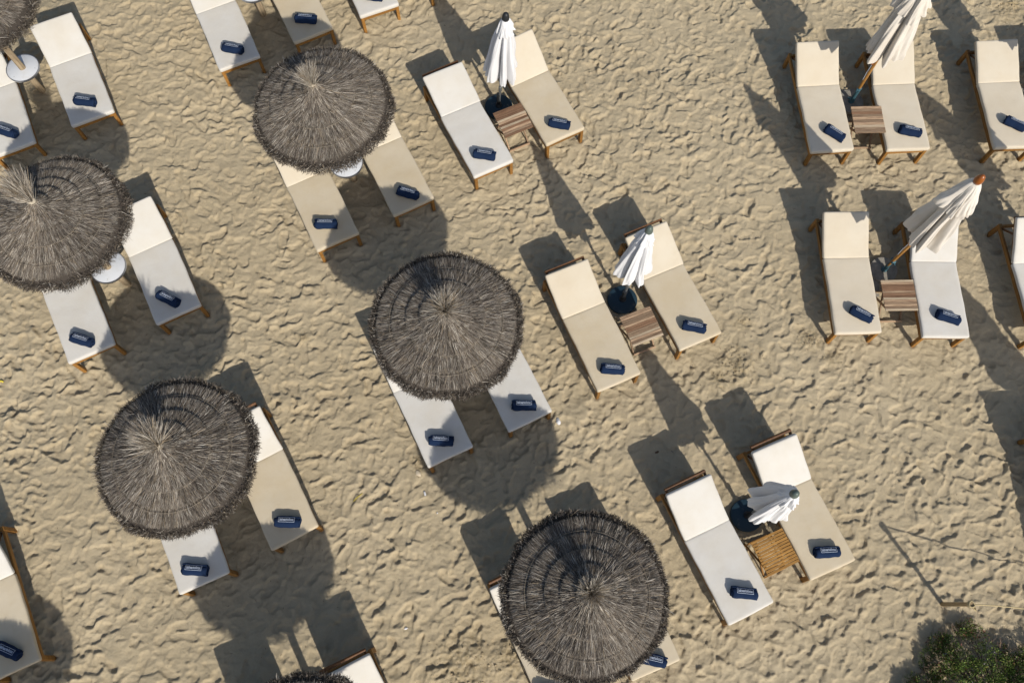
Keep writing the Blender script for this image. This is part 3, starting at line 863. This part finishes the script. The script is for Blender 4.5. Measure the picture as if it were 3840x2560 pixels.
# ------------------------------------------------------------------ closed umbrellas
def canopy(z0, z1, Rb, seed, mt, lobes=8, twist=.25, capl=.30, core0=.036, pw=.7, capr=.14):
    """furled canopy: a few broad, unequal folds of cloth hanging round the pole, with a shorter cap on top"""
    def surf(za, zb, r0, r1, nl, sd, m_, power, tw, depth, hem):
        rg = random.Random(seed * 17 + sd); n = 168
        w = [rg.uniform(.65, 1.5) for _ in range(nl)]; tot = sum(w); ed = [0]
        for q in w: ed.append(ed[-1] + q / tot)
        amp = [rg.uniform(.80, 1.10) for _ in range(nl)]; dpt = [depth * rg.uniform(.45, 1.15) for _ in range(nl)]
        sk = [rg.uniform(-.55, .55) for _ in range(nl)]; hz = [rg.uniform(-hem, hem) for _ in range(nl)]
        vs = []; fs = []
        for j in range(m_):
            t = j / (m_ - 1)
            for i in range(n):
                f_ = i / n; k = 0
                while k < nl - 1 and f_ >= ed[k + 1]: k += 1
                u = (f_ - ed[k]) / (ed[k + 1] - ed[k])
                q_ = .5 + sk[k] * .55                                    # fold leans to one side
                us = .5 * u / q_ if u < q_ else .5 + .5 * (u - q_) / (1 - q_)
                ridge = math.sin(math.pi * us) ** .95                # cloth fold between two creases
                k2 = (k + 1) % nl
                vd = dpt[k] * (1 - u) + dpt[k2] * u                   # how deep the crease goes
                R_ = r0 + (r1 - r0) * t ** power
                grow = min(1, .35 + t * 1.1)
                rr = R_ * (1 - vd * grow * (1 - ridge)) * (1 + (amp[k] - 1) * ridge)
                rr *= 1 + .04 * math.sin(7 * t + k * 2.1 + seed) * ridge + .018 * math.sin(15 * t + 3 * k)
                rr *= 1 + (.05 * math.sin(f_ * 2 * math.pi * 19 + 2.5 * math.sin(4 * t + k) + seed) + .022 * math.sin(f_ * 2 * math.pi * 37 + 5 * t)) * t ** .6
                if t > .93: rr *= 1 - .5 * (t - .93)
                a = 2 * math.pi * f_ + tw * t + sk[k] * ridge * .9 * t * (2 / nl) * 2
                z = za + (zb - za) * t + (hz[k] * ridge + hem * .6 * (1 - ridge)) * t ** 3 + .007 * math.sin(f_ * 2 * math.pi * 23 + seed) * t ** 8
                vs.append((rr * math.cos(a), rr * math.sin(a), z))
        for j in range(m_ - 1):
            for i in range(n):
                k = (i + 1) % n
                fs.append((j * n + i, j * n + k, (j + 1) * n + k, (j + 1) * n + i))
        return vs, fs
    A = MB().add(*surf(z1, z0, core0, Rb, lobes, 0, 44, pw, twist, .72, .040)).mesh('canopy', mt, smooth=True)
    B = MB().add(*surf(z1 + .012, z1 - capl, core0 + .010, capr, 7, 3, 20, .7, twist * .4, .55, .035)).mesh('vent_cap', mt, smooth=True)
    return A, B
UMB = {  # foot, lean per metre, height, kind
    'A': ((-.309, 7.780), (.048, -.024), 2.29, 'steel'), 'B': ((1.593, 4.590), (.020, .031), 2.29, 'steel'), 'C': ((3.217, 1.528), (-.021, -.015), 2.29, 'steel'),
    'D': ((5.262, 8.050), (-.012, .004), 2.9, 'wood'), 'E': ((5.465, 5.173), (-.015, -.015), 2.9, 'wood'),
    'F': ((8.08, 8.20), (0, 0), 2.9, 'wood'), 'G': ((8.14, 5.20), (0, 0), 2.9, 'wood'), 'H': ((8.08, 2.03), (0, 0), 2.9, 'wood'), 'I': ((-1.20, 10.45), (.0, .0), 2.29, 'steel')}
ULAB = {
    'A': 'closed white umbrella with a black knob, topmost of those on navy bases',
    'B': 'closed white umbrella with a grey green knob, right of the central parasol',
    'C': 'closed white umbrella seen almost end on at the lower right, folds pointing left',
    'D': 'closed off white umbrella on a wooden pole, cut by the top edge at the right',
    'E': 'closed off white umbrella with a wooden pole and orange wooden knob at the middle right',
    'F': 'closed umbrella beyond the top right edge, only its shadow showing at the corner',
    'G': 'closed umbrella beyond the right edge, only its long shadow across the upper right rows showing',
    'H': 'closed umbrella beyond the lower right edge, only its shadow near the middle lounger showing',
    'I': 'closed umbrella beyond the top edge at the middle, out of view'}
del UMB['I']
UB = {'A': 'navy round umbrella base partly under the topmost slatted table', 'B': 'chipped navy round umbrella base right of the central parasol',
      'C': 'navy round umbrella base at the lower right beside the golden table', 'D': 'grey concrete umbrella base left of the top right wooden pole',
      'E': 'round concrete umbrella base above the middle right slatted table', 'F': 'concrete umbrella base beyond the upper right edge, out of view',
      'G': 'concrete umbrella base beyond the middle right edge, out of view', 'H': 'concrete umbrella base beyond the lower right edge, out of view'}
base_disc = MB().lathe([(.205, -.03), (.217, .0), (.219, .035), (.212, .052), (.17, .066), (.06, .078), (.002, .079)], n=56).mesh('disc', M['base'], auto=35)
base_tube = MB().lathe([(.052, .074), (.050, .10), (.030, .115), (.029, .34), (.034, .345), (.034, .375), (.020, .378)], n=20).mesh('sleeve', M['black'], auto=35)
conc_disc = MB().lathe([(.195, -.05), (.205, .0), (.205, .045), (.196, .056), (.002, .060)], n=40, wob=.008).mesh('disc', M['concrete'], auto=35)
conc_slab = MB().box(0, 0, 0, .36, .30, .055, bev=.008).mesh('slab', M['concrete'])
teal_tube = MB().lathe([(.045, .055), (.043, .08), (.029, .085), (.029, .42), (.020, .425)], n=18).mesh('sleeve', M['teal'], auto=35)
clampm = MB().box(0, 0, 0, .085, .055, .05, bev=.006).box(.05, 0, .012, .05, .016, .016).mesh('clamp', M['teal'])
for i, (k, ((x, y), (tx, ty), h, kd)) in enumerate(UMB.items()):
    u = thing('closed_umbrella', ULAB[k], 'umbrella', (x, y, 0), 0, 'closed ' + ('white umbrellas on steel poles' if kd == 'steel' else 'off white umbrellas on wooden poles'))
    q = Vector((0, 0, 1)).rotation_difference(Vector((tx, ty, 1)).normalized())
    u.matrix_world = Matrix.Translation((x, y, 0)) @ q.to_matrix().to_4x4()
    if kd == 'steel':
        obj('pole', MB().lathe([(.019, .08), (.019, h - .12)], n=16).mesh('pole', M['steel'], auto=40), u)
        A, B = canopy({'A': .95, 'B': 1.04, 'C': 1.08}[k], h - .10, {'A': .27, 'B': .265, 'C': .28}[k], 5 + i, M['umb_white'], twist=.15 + .1 * i, capl=.28, capr=.15)
        obj('canopy', A, u); obj('vent_cap', B, u)
        obj('knob', MB().lathe([(.030, -.10), (.050, -.085), (.052, -.06), (.046, -.045), (.047, -.02), (.038, .015), (.018, .035), (.002, .04)], n=24).mesh('knob', M['black'] if k == 'A' else M['knob_grey'], auto=50), u, (0, 0, h - .02))
        cr = MB().lathe([(.028, .86), (.032, .88), (.032, 1.0), (.026, 1.02)], n=16).box(-.035, -.01, .93, .05, .03, .04, bev=.005).box(-.07, -.01, .90, .016, .014, .09, bev=.003)
        obj('crank', cr.mesh('crank', M['teal'], auto=40), u)
        obj('joint', MB().lathe([(.024, .50), (.027, .51), (.027, .60), (.024, .61)], n=16).mesh('joint', M['steel'], auto=40), u)
    else:
        obj('pole', MB().lathe([(.024, .09), (.024, h - .14)], n=18).mesh('pole', M['pole_wood'], auto=40), u)
        A, B = canopy(1.32, h - .13, .30, 5 + i, M['umb_cream'], twist=.2, capl=.56, pw=.55, capr=.26)
        obj('canopy', A, u); obj('vent_cap', B, u)
        obj('knob', MB().lathe([(.028, -.12), (.050, -.10), (.055, -.06), (.050, -.02), (.038, .02), (.02, .045), (.002, .05)], n=24).mesh('knob', M['knob_wood'], auto=60), u, (0, 0, h - .02))
        obj('pulley', MB().box(-.034, 0, 1.02, .03, .022, .06, bev=.004).mesh('pulley', M['knob_wood']), u)
        obj('cord', MB().tube([(-.034, 0, 1.0), (-.036, .004, .8), (-.030, 0, .62)], .003, n=5).mesh('cord', M['print_thin']), u)
    z_ = hs(x, y) * .5
    b = thing('umbrella_base', UB[k], 'umbrella base', (x, y, z_), i * .9, 'navy umbrella bases' if kd == 'steel' else 'concrete umbrella bases')
    if kd == 'steel': obj('disc', base_disc, b); obj('sleeve', base_tube, b)
    else:
        obj('disc', conc_disc, b); obj('sleeve', teal_tube, b); obj('clamp', clampm, b, (0, 0, .10)); obj('clamp', clampm, b, (0, 0, .38), (0, 0, 1.2))
s = obj('paving_slab', conc_slab, None, (5.19, 8.12, .014), (.03, -.02, .15)); tag(s, 'small grey concrete slab left of the top right wooden pole foot', 'slab')
s = obj('paving_slab', MB().box(0, 0, 0, .36, .34, .05, bev=.008).mesh('slab', M['concrete']), None, (5.20, 4.93, .008), (0, 0, -.1)); tag(s, 'half buried concrete slab beside the cream lounger, left of the middle right table', 'slab')

# ------------------------------------------------------------------ slatted side tables
TABLES = {'A': (-.075, 7.290, 26.4, 'old_teak', 12, .0008), 'B': (1.799, 4.043, 23.5, 'old_teak', 13, .0022), 'C': (3.449, 1.021, 25.6, 'gold_teak', 12, .0052),
          'D': (5.315, 7.469, 3.1, 'old_teak', 10, .0014), 'E': (5.457, 4.613, 2.5, 'old_teak', 14, .0014)}
STL = {'A': 'weathered brown slatted table below the topmost navy umbrella base', 'B': 'greyed slatted table just right of the central umbrella base, umbrella shadow at its corner',
       'C': 'golden orange slatted table at the lower right', 'D': 'pale slatted table with ten broad slats between the two upper right loungers',
       'E': 'striped brown slatted table between the two middle right loungers'}
for k, (x, y, a, mn, ns, gap) in TABLES.items():
    t = thing('side_table', STL[k], 'side table', (x, y, 0), R(a), 'folding slatted side tables')
    S_ = .465; pitch = S_ / ns
    sm = MB().box(0, 0, 0, S_, pitch - gap - .002, .018, bev=.0018).mesh('slat', M[mn])
    rg = random.Random(k)
    for j in range(ns):
        sj = sm
        if mn == 'old_teak' and rg.random() < .55:
            if 'alt' not in globals(): alt = {}
            q_ = rg.choice(('slat_pale', 'slat_dark'))
            if (k, q_) not in alt: alt[k, q_] = sm.copy(); alt[k, q_].materials[0] = M[q_]
            sj = alt[k, q_]
        obj('slat', sj, t, (rg.uniform(-.002, .002), -S_ / 2 + pitch * (j + .5), .447 + rg.uniform(-.0012, .0012)), (0, 0, rg.uniform(-.003, .003)))
    rm = MB().box(0, 0, .424, .024, S_ - .03, .026, bev=.002).mesh('rail', M[mn])
    lw = M['teak'] if mn == 'gold_teak' else M[mn]
    for s in (-1, 1):
        obj('rail', rm, t, (s * .20, 0, 0))
        obj('leg', MB().beam((0, -.20, .41), (0, .235, -.02), .020, .034).mesh('leg', lw), t, (s * .182, 0, 0))
        obj('leg', MB().beam((0, .20, .41), (0, -.265, -.02), .020, .034).mesh('leg', lw), t, (s * .158, 0, 0))
    obj('stretcher', MB().box(0, -.25, .05, .34, .02, .032, bev=.002).mesh('stretcher', lw), t)
    obj('stretcher', MB().box(0, .215, .05, .38, .02, .032, bev=.002).mesh('stretcher', lw), t)

# ------------------------------------------------------------------ rope barrier at the lower right
M['rope'] = mat('hemp rope', (.50, .40, .22), .9)
n = N(M['rope']); wv = n.n('ShaderNodeTexWave'); wv.inputs['Scale'].default_value = 60; wv.bands_direction = 'DIAGONAL'
n.l(n.coord(), wv.inputs['Vector']); n.l(n.bump(wv.outputs['Fac'], .8, .004), n.b.inputs['Normal'])
M['post'] = wood('weathered post', (.20, .14, .07), (.42, .31, .17), axis=2, rnd=.1, rough=.85)
pm = MB().lathe([(.029, -.3), (.029, 0), (.028, .5), (.027, .93), (.023, .945), (.002, .946)], n=14, wob=.04).mesh('wooden_post', M['post'], auto=45)
PX, PY = 5.746, .451
def wrap(px, py, tx, ty):
    pts = []
    for i in range(64):
        a = i * 2 * math.pi / 16; z = .885 + .070 * i / 64; r_ = .034 + .003 * math.sin(i)
        pts.append((px + tx * z + r_ * math.cos(a), py + ty * z + r_ * math.sin(a), z))
    return pts
for (x, y, tx, ty, lb) in ((PX, PY, -.115, -.03, 'short leaning wooden post with rope knotted at its top, above the green shrub'), (8.9, .15, .02, 0, 'second rope post beyond the right edge, out of view')):
    o = obj('wooden_post', pm, None); tag(o, lb, 'post', 'rope barrier posts')
    q = Vector((0, 0, 1)).rotation_difference(Vector((tx, ty, 1)).normalized())
    o.matrix_world = Matrix.Translation((x, y, 0)) @ q.to_matrix().to_4x4()
rp = MB()
rp.tube(wrap(PX, PY, -.115, -.03), .0085, n=7); rp.tube(wrap(8.9, .15, .02, 0), .0085, n=7)
pts = []
a_ = Vector((PX - .115 * .91 + .035, PY - .03 * .91, .915)); b_ = Vector((8.9, .15, .9))
for i in range(41):
    t = i / 40; p = a_.lerp(b_, t); p.z -= 4 * .27 * t * (1 - t) - .008 * math.sin(t * 26); p.y += .035 * math.sin(t * 7)
    pts.append(p)
rp.tube(pts, .0085, n=7)
rp.tube([(PX - .09, PY - .07, .92), (PX - .05, PY - .10, .90), (PX - .04, PY - .06, .87)], .008, n=6)
tag(obj('rope', rp.mesh('rope', M['rope'], smooth=True)), 'pale hemp rope tied round the leaning post and running to the right edge', 'rope')

# ------------------------------------------------------------------ shrub
def shrub():
    rg = np.random.default_rng(5)
    t = thing('flowering_shrub', 'dense green shrub with small reddish shoots in the bottom right corner', 'shrub', (6.42, -1.06, 0))
    # clumps over an uneven dome
    nc = 640; cen = []
    while len(cen) < nc:
        x, y = rg.uniform(-1.6, 1.6), rg.uniform(-1.35, 1.35)
        a = math.atan2(y, x); rr = 1.18 + .13 * math.sin(3 * a + 1) + .09 * math.sin(7 * a) + .05 * math.sin(13 * a + 2)
        s = math.hypot(x / 1.16, y / 1.0) / rr
        if s > 1 or (s < .6 and rg.random() < .35): continue
        top = .36 * (1 - s ** 3.4) + .06 + .05 * math.sin(5 * x + 1) * math.sin(6 * y)
        cen.append((x, y, top * rg.uniform(.6, 1.04), s))
    cen = np.array(cen)
    per = 125; B, D, L_, W_, T_ = [], [], [], [], []
    for (x, y, z, s) in cen:
        rad = rg.uniform(.055, .11)
        d = rg.normal(size=(per, 3)); d[:, 2] = np.abs(d[:, 2]) * .9 - .15; d /= np.linalg.norm(d, axis=1, keepdims=True)
        p = np.array([x, y, z]) + d * rad * rg.uniform(.35, 1, (per, 1)) ** .6
        B.append(p); D.append(d * .8 + rg.normal(0, .45, (per, 3)) + [0, 0, .35]); L_.append(rg.uniform(.014, .032, per)); W_.append(rg.uniform(.0035, .0068, per))
        g_ = np.array([(.090, .140, .024), (.125, .185, .034), (.055, .085, .022), (.20, .24, .05), (.22, .18, .065)])
        c0 = g_[rg.choice(5, per, p=[.36, .28, .2, .12, .04])] * rg.uniform(.75, 1.25, (per, 1)) * rg.uniform(.7, 1.25)
        red = rg.random(per) < (.02 + (.30 * max(0, s - .72) / .28 if rg.random() < .5 else 0))
        c0[red] = np.array([.20, .07, .045]) * rg.uniform(.6, 1.3, (red.sum(), 1))
        wh = rg.random(per) < .008; c0[wh] = (.45, .40, .40)
        T_.append(c0)
    B, D, L_, W_, T_ = map(np.concatenate, (B, D, L_, W_, T_))
    ok = B[:, 2] > .01
    tag(obj('foliage', blades(B[ok], D[ok], L_[ok], W_[ok], T_[ok], 'foliage', M['leaf'], rg=rg), t), kind='stuff')
    tw = MB()
    for i in range(150):
        x, y, z, s = cen[i * 4]
        tw.tube([(x * .25, y * .25, -.02), (x * .6, y * .6, z * .6), (x, y, z + .02)], [.012, .008, .004], n=5)
    tag(obj('branches', tw.mesh('branches', M['twig']), t), kind='stuff')
    # bare dry twigs poking out at the rim
    c_ = 900; a = rg.uniform(0, 2 * np.pi, c_); rr = 1.12 + .13 * np.sin(3 * a + 1) + .09 * np.sin(7 * a)
    B = np.stack([rr * 1.14 * np.cos(a), rr * np.sin(a), rg.uniform(.02, .16, c_)], 1)
    D = np.stack([np.cos(a), np.sin(a), rg.uniform(0, .9, c_)], 1) + rg.normal(0, .35, (c_, 3))
    tag(obj('dry_shoots', blades(B, D, rg.uniform(.05, .15, c_), rg.uniform(.0012, .0022, c_), np.array([(.20, .13, .09)]) * rg.uniform(.6, 1.4, (c_, 1)), 'dry_shoots', M['leaf'], rg=rg), t), kind='stuff')
shrub()

# ------------------------------------------------------------------ litter, shells and dried weed on the sand
def pebble(name, label, cat, x, y, sx, sy, sz, m_, rz=0, seed=1, lift=.3, group=None):
    rg = random.Random(seed); bm = bmesh.new(); bmesh.ops.create_icosphere(bm, subdivisions=3, radius=1)
    ph = [rg.uniform(0, 6) for _ in range(6)]
    for v in bm.verts:
        c_ = v.co
        k = 1 + .16 * math.sin(2.6 * c_.x + ph[0]) + .13 * math.sin(3.3 * c_.y + ph[1]) + .12 * math.sin(4 * c_.z + 2 * c_.x + ph[2]) + .05 * math.sin(9 * c_.x + 7 * c_.y + ph[3])
        v.co = Vector((c_.x * sx * k, c_.y * sy * k, c_.z * sz * k))
    me = bpy.data.meshes.new(name); bm.to_mesh(me); bm.free(); me.materials.append(m_)
    me.polygons.foreach_set('use_smooth', [True] * len(me.polygons))
    return tag(obj(name, me, None, (x, y, hs(x, y) + sz * lift), (0, 0, rz)), label, cat, group)
M['stone'] = mat('white stone', (.62, .62, .62), .8)
M['shell'] = mat('pale shell', (.52, .44, .32), .6)
M['yellow'] = mat('yellow plastic', (.62, .50, .05), .5)
M['leafdry'] = mat('dry brown leaf', (.10, .06, .035), .8)
M['clod'] = mat('damp sand clod', (.36, .29, .185), .95, .1)
n = N(M['clod']); v_ = n.coord(); n.l(n.bump(n.noise(v_, 60, 4), .6, .008), n.b.inputs['Normal'])
pebble('white_stone', 'crumpled white stone on the sand below right of the central parasol', 'stone', .674, 2.754, .033, .042, .028, M['stone'], .3, 3, .7)
pebble('seashell', 'flat tan shell fragment at the foot of the lounger below the central parasol', 'shell', -1.228, 1.975, .050, .028, .012, M['shell'], -.9, 4, .9)
pebble('seashell', 'small pale bluish shell lying below the tan shell fragment', 'shell', -1.122, 1.705, .013, .036, .012, M['stone'], .3, 6, .9)
pebble('paper_scrap', 'tiny white scrap near the bottom left of the bottom parasol', 'scrap', -1.27, -.03, .022, .014, .008, M['stone'], .3, 9, .9)
pebble('white_pebble', 'tiny white pebble on the sand right of the scrap', 'pebble', -.94, 1.45, .010, .010, .008, M['stone'], .3, 12, .9)
def ribbon(name, label, cat, pts, w, m_):
    b = MB()
    V = [Vector((x, y, hs(x, y) + z)) for x, y, z in pts]
    b.tube(V, w, n=5)
    return tag(obj(name, b.mesh(name, m_, smooth=True)), label, cat)
ribbon('yellow_straw', 'thin yellow strip of litter on the sand between the lower left and central parasols', 'straw', [(-2.085, 1.58, .008), (-2.03, 1.63, .018), (-1.97, 1.685, .012)], .0048, M['yellow'])
ribbon('plastic_scrap', 'bright yellow bit of litter at the left edge below the left parasol', 'litter', [(-7.215, 3.11, .010), (-7.19, 3.13, .02), (-7.16, 3.115, .010)], .013, M['yellow'])
ribbon('dry_stick', 'yellow straw lying at the weedy patch in the top right corner', 'straw', [(8.0, 10.06, .02), (8.12, 10.065, .02), (8.25, 10.06, .02)], .006, M['rope'])
pebble('dry_leaf', 'small dark brown leaf on the sand left of the lower right umbrella shadows', 'leaf', 2.04, 2.36, .026, .016, .010, M['leafdry'], .4, 15, .8)
def weed():
    rg = np.random.default_rng(31); n1 = 1500
    x = rg.uniform(-9, 9, n1); y = rg.uniform(-1.4, 10.8, n1)
    # more weed under the parasol shade on the left and in the damp patches
    for (px, py, c_, s) in ((-4.9, 6.6, 160, .7), (-4.6, 3.4, 170, .7), (-3.0, .9, 150, .8), (-6.9, 6.5, 80, .6), (-2.0, 8.7, 60, .6), (-3.2, 5.0, 60, .9)) + tuple((d[0], d[1], 60, d[2] * .5) for d in DAMP[:3]):
        x = np.concatenate([x, rg.normal(px, s, c_)]); y = np.concatenate([y, rg.normal(py, s, c_)])
    x = np.clip(x, -9.2, 9.2); y = np.clip(y, -1.5, 10.8)
    k = len(x); z = np.array([hs(a, b) for a, b in zip(x, y)]) + .004
    a = rg.uniform(0, 2 * np.pi, k)
    d = np.stack([np.cos(a), np.sin(a), rg.normal(0, .15, k)], 1)
    tt = np.array([(.10, .065, .038), (.16, .11, .06), (.06, .045, .03), (.30, .20, .08)])[rg.choice(4, k, p=[.4, .25, .3, .05])]
    me = blades(np.stack([x, y, z], 1), d, rg.uniform(.010, .038, k), rg.uniform(.0018, .0042, k), tt, 'dried_weed', M['leaf'], rg=rg)
    tag(obj('dried_weed', me), 'scattered dark bits of dried seaweed over the trodden sand', 'dried weed', kind='stuff')
weed()
def clods():
    rg = random.Random(4); b = MB()
    for (dx, dy, dr) in DAMP:
        for _ in range(int(90 * dr)):
            x = dx + rg.gauss(0, dr * .4); y = dy + rg.gauss(0, dr * .4); s = rg.uniform(.004, .013) * (1 + dr)
            bm = bmesh.new(); bmesh.ops.create_icosphere(bm, subdivisions=1, radius=1)
            z = hs(x, y); q = Euler((rg.uniform(0, 3), rg.uniform(0, 3), rg.uniform(0, 3))).to_matrix()
            sc = Vector((s * rg.uniform(.7, 1.4), s * rg.uniform(.6, 1), s * rg.uniform(.4, .7)))
            bm.verts.index_update()
            vs = [Vector((x, y, z + s * .25)) + q @ Vector((v.co.x * sc.x * rg.uniform(.8, 1.2), v.co.y * sc.y * rg.uniform(.8, 1.2), v.co.z * sc.z)) for v in bm.verts]
            b.add(vs, [[v.index for v in f.verts] for f in bm.faces]); bm.free()
    tag(obj('sand_clods', b.mesh('sand_clods', M['clod'])), 'crumbly damp clods in the turned up patches of sand', 'sand clods', kind='stuff')
clods()
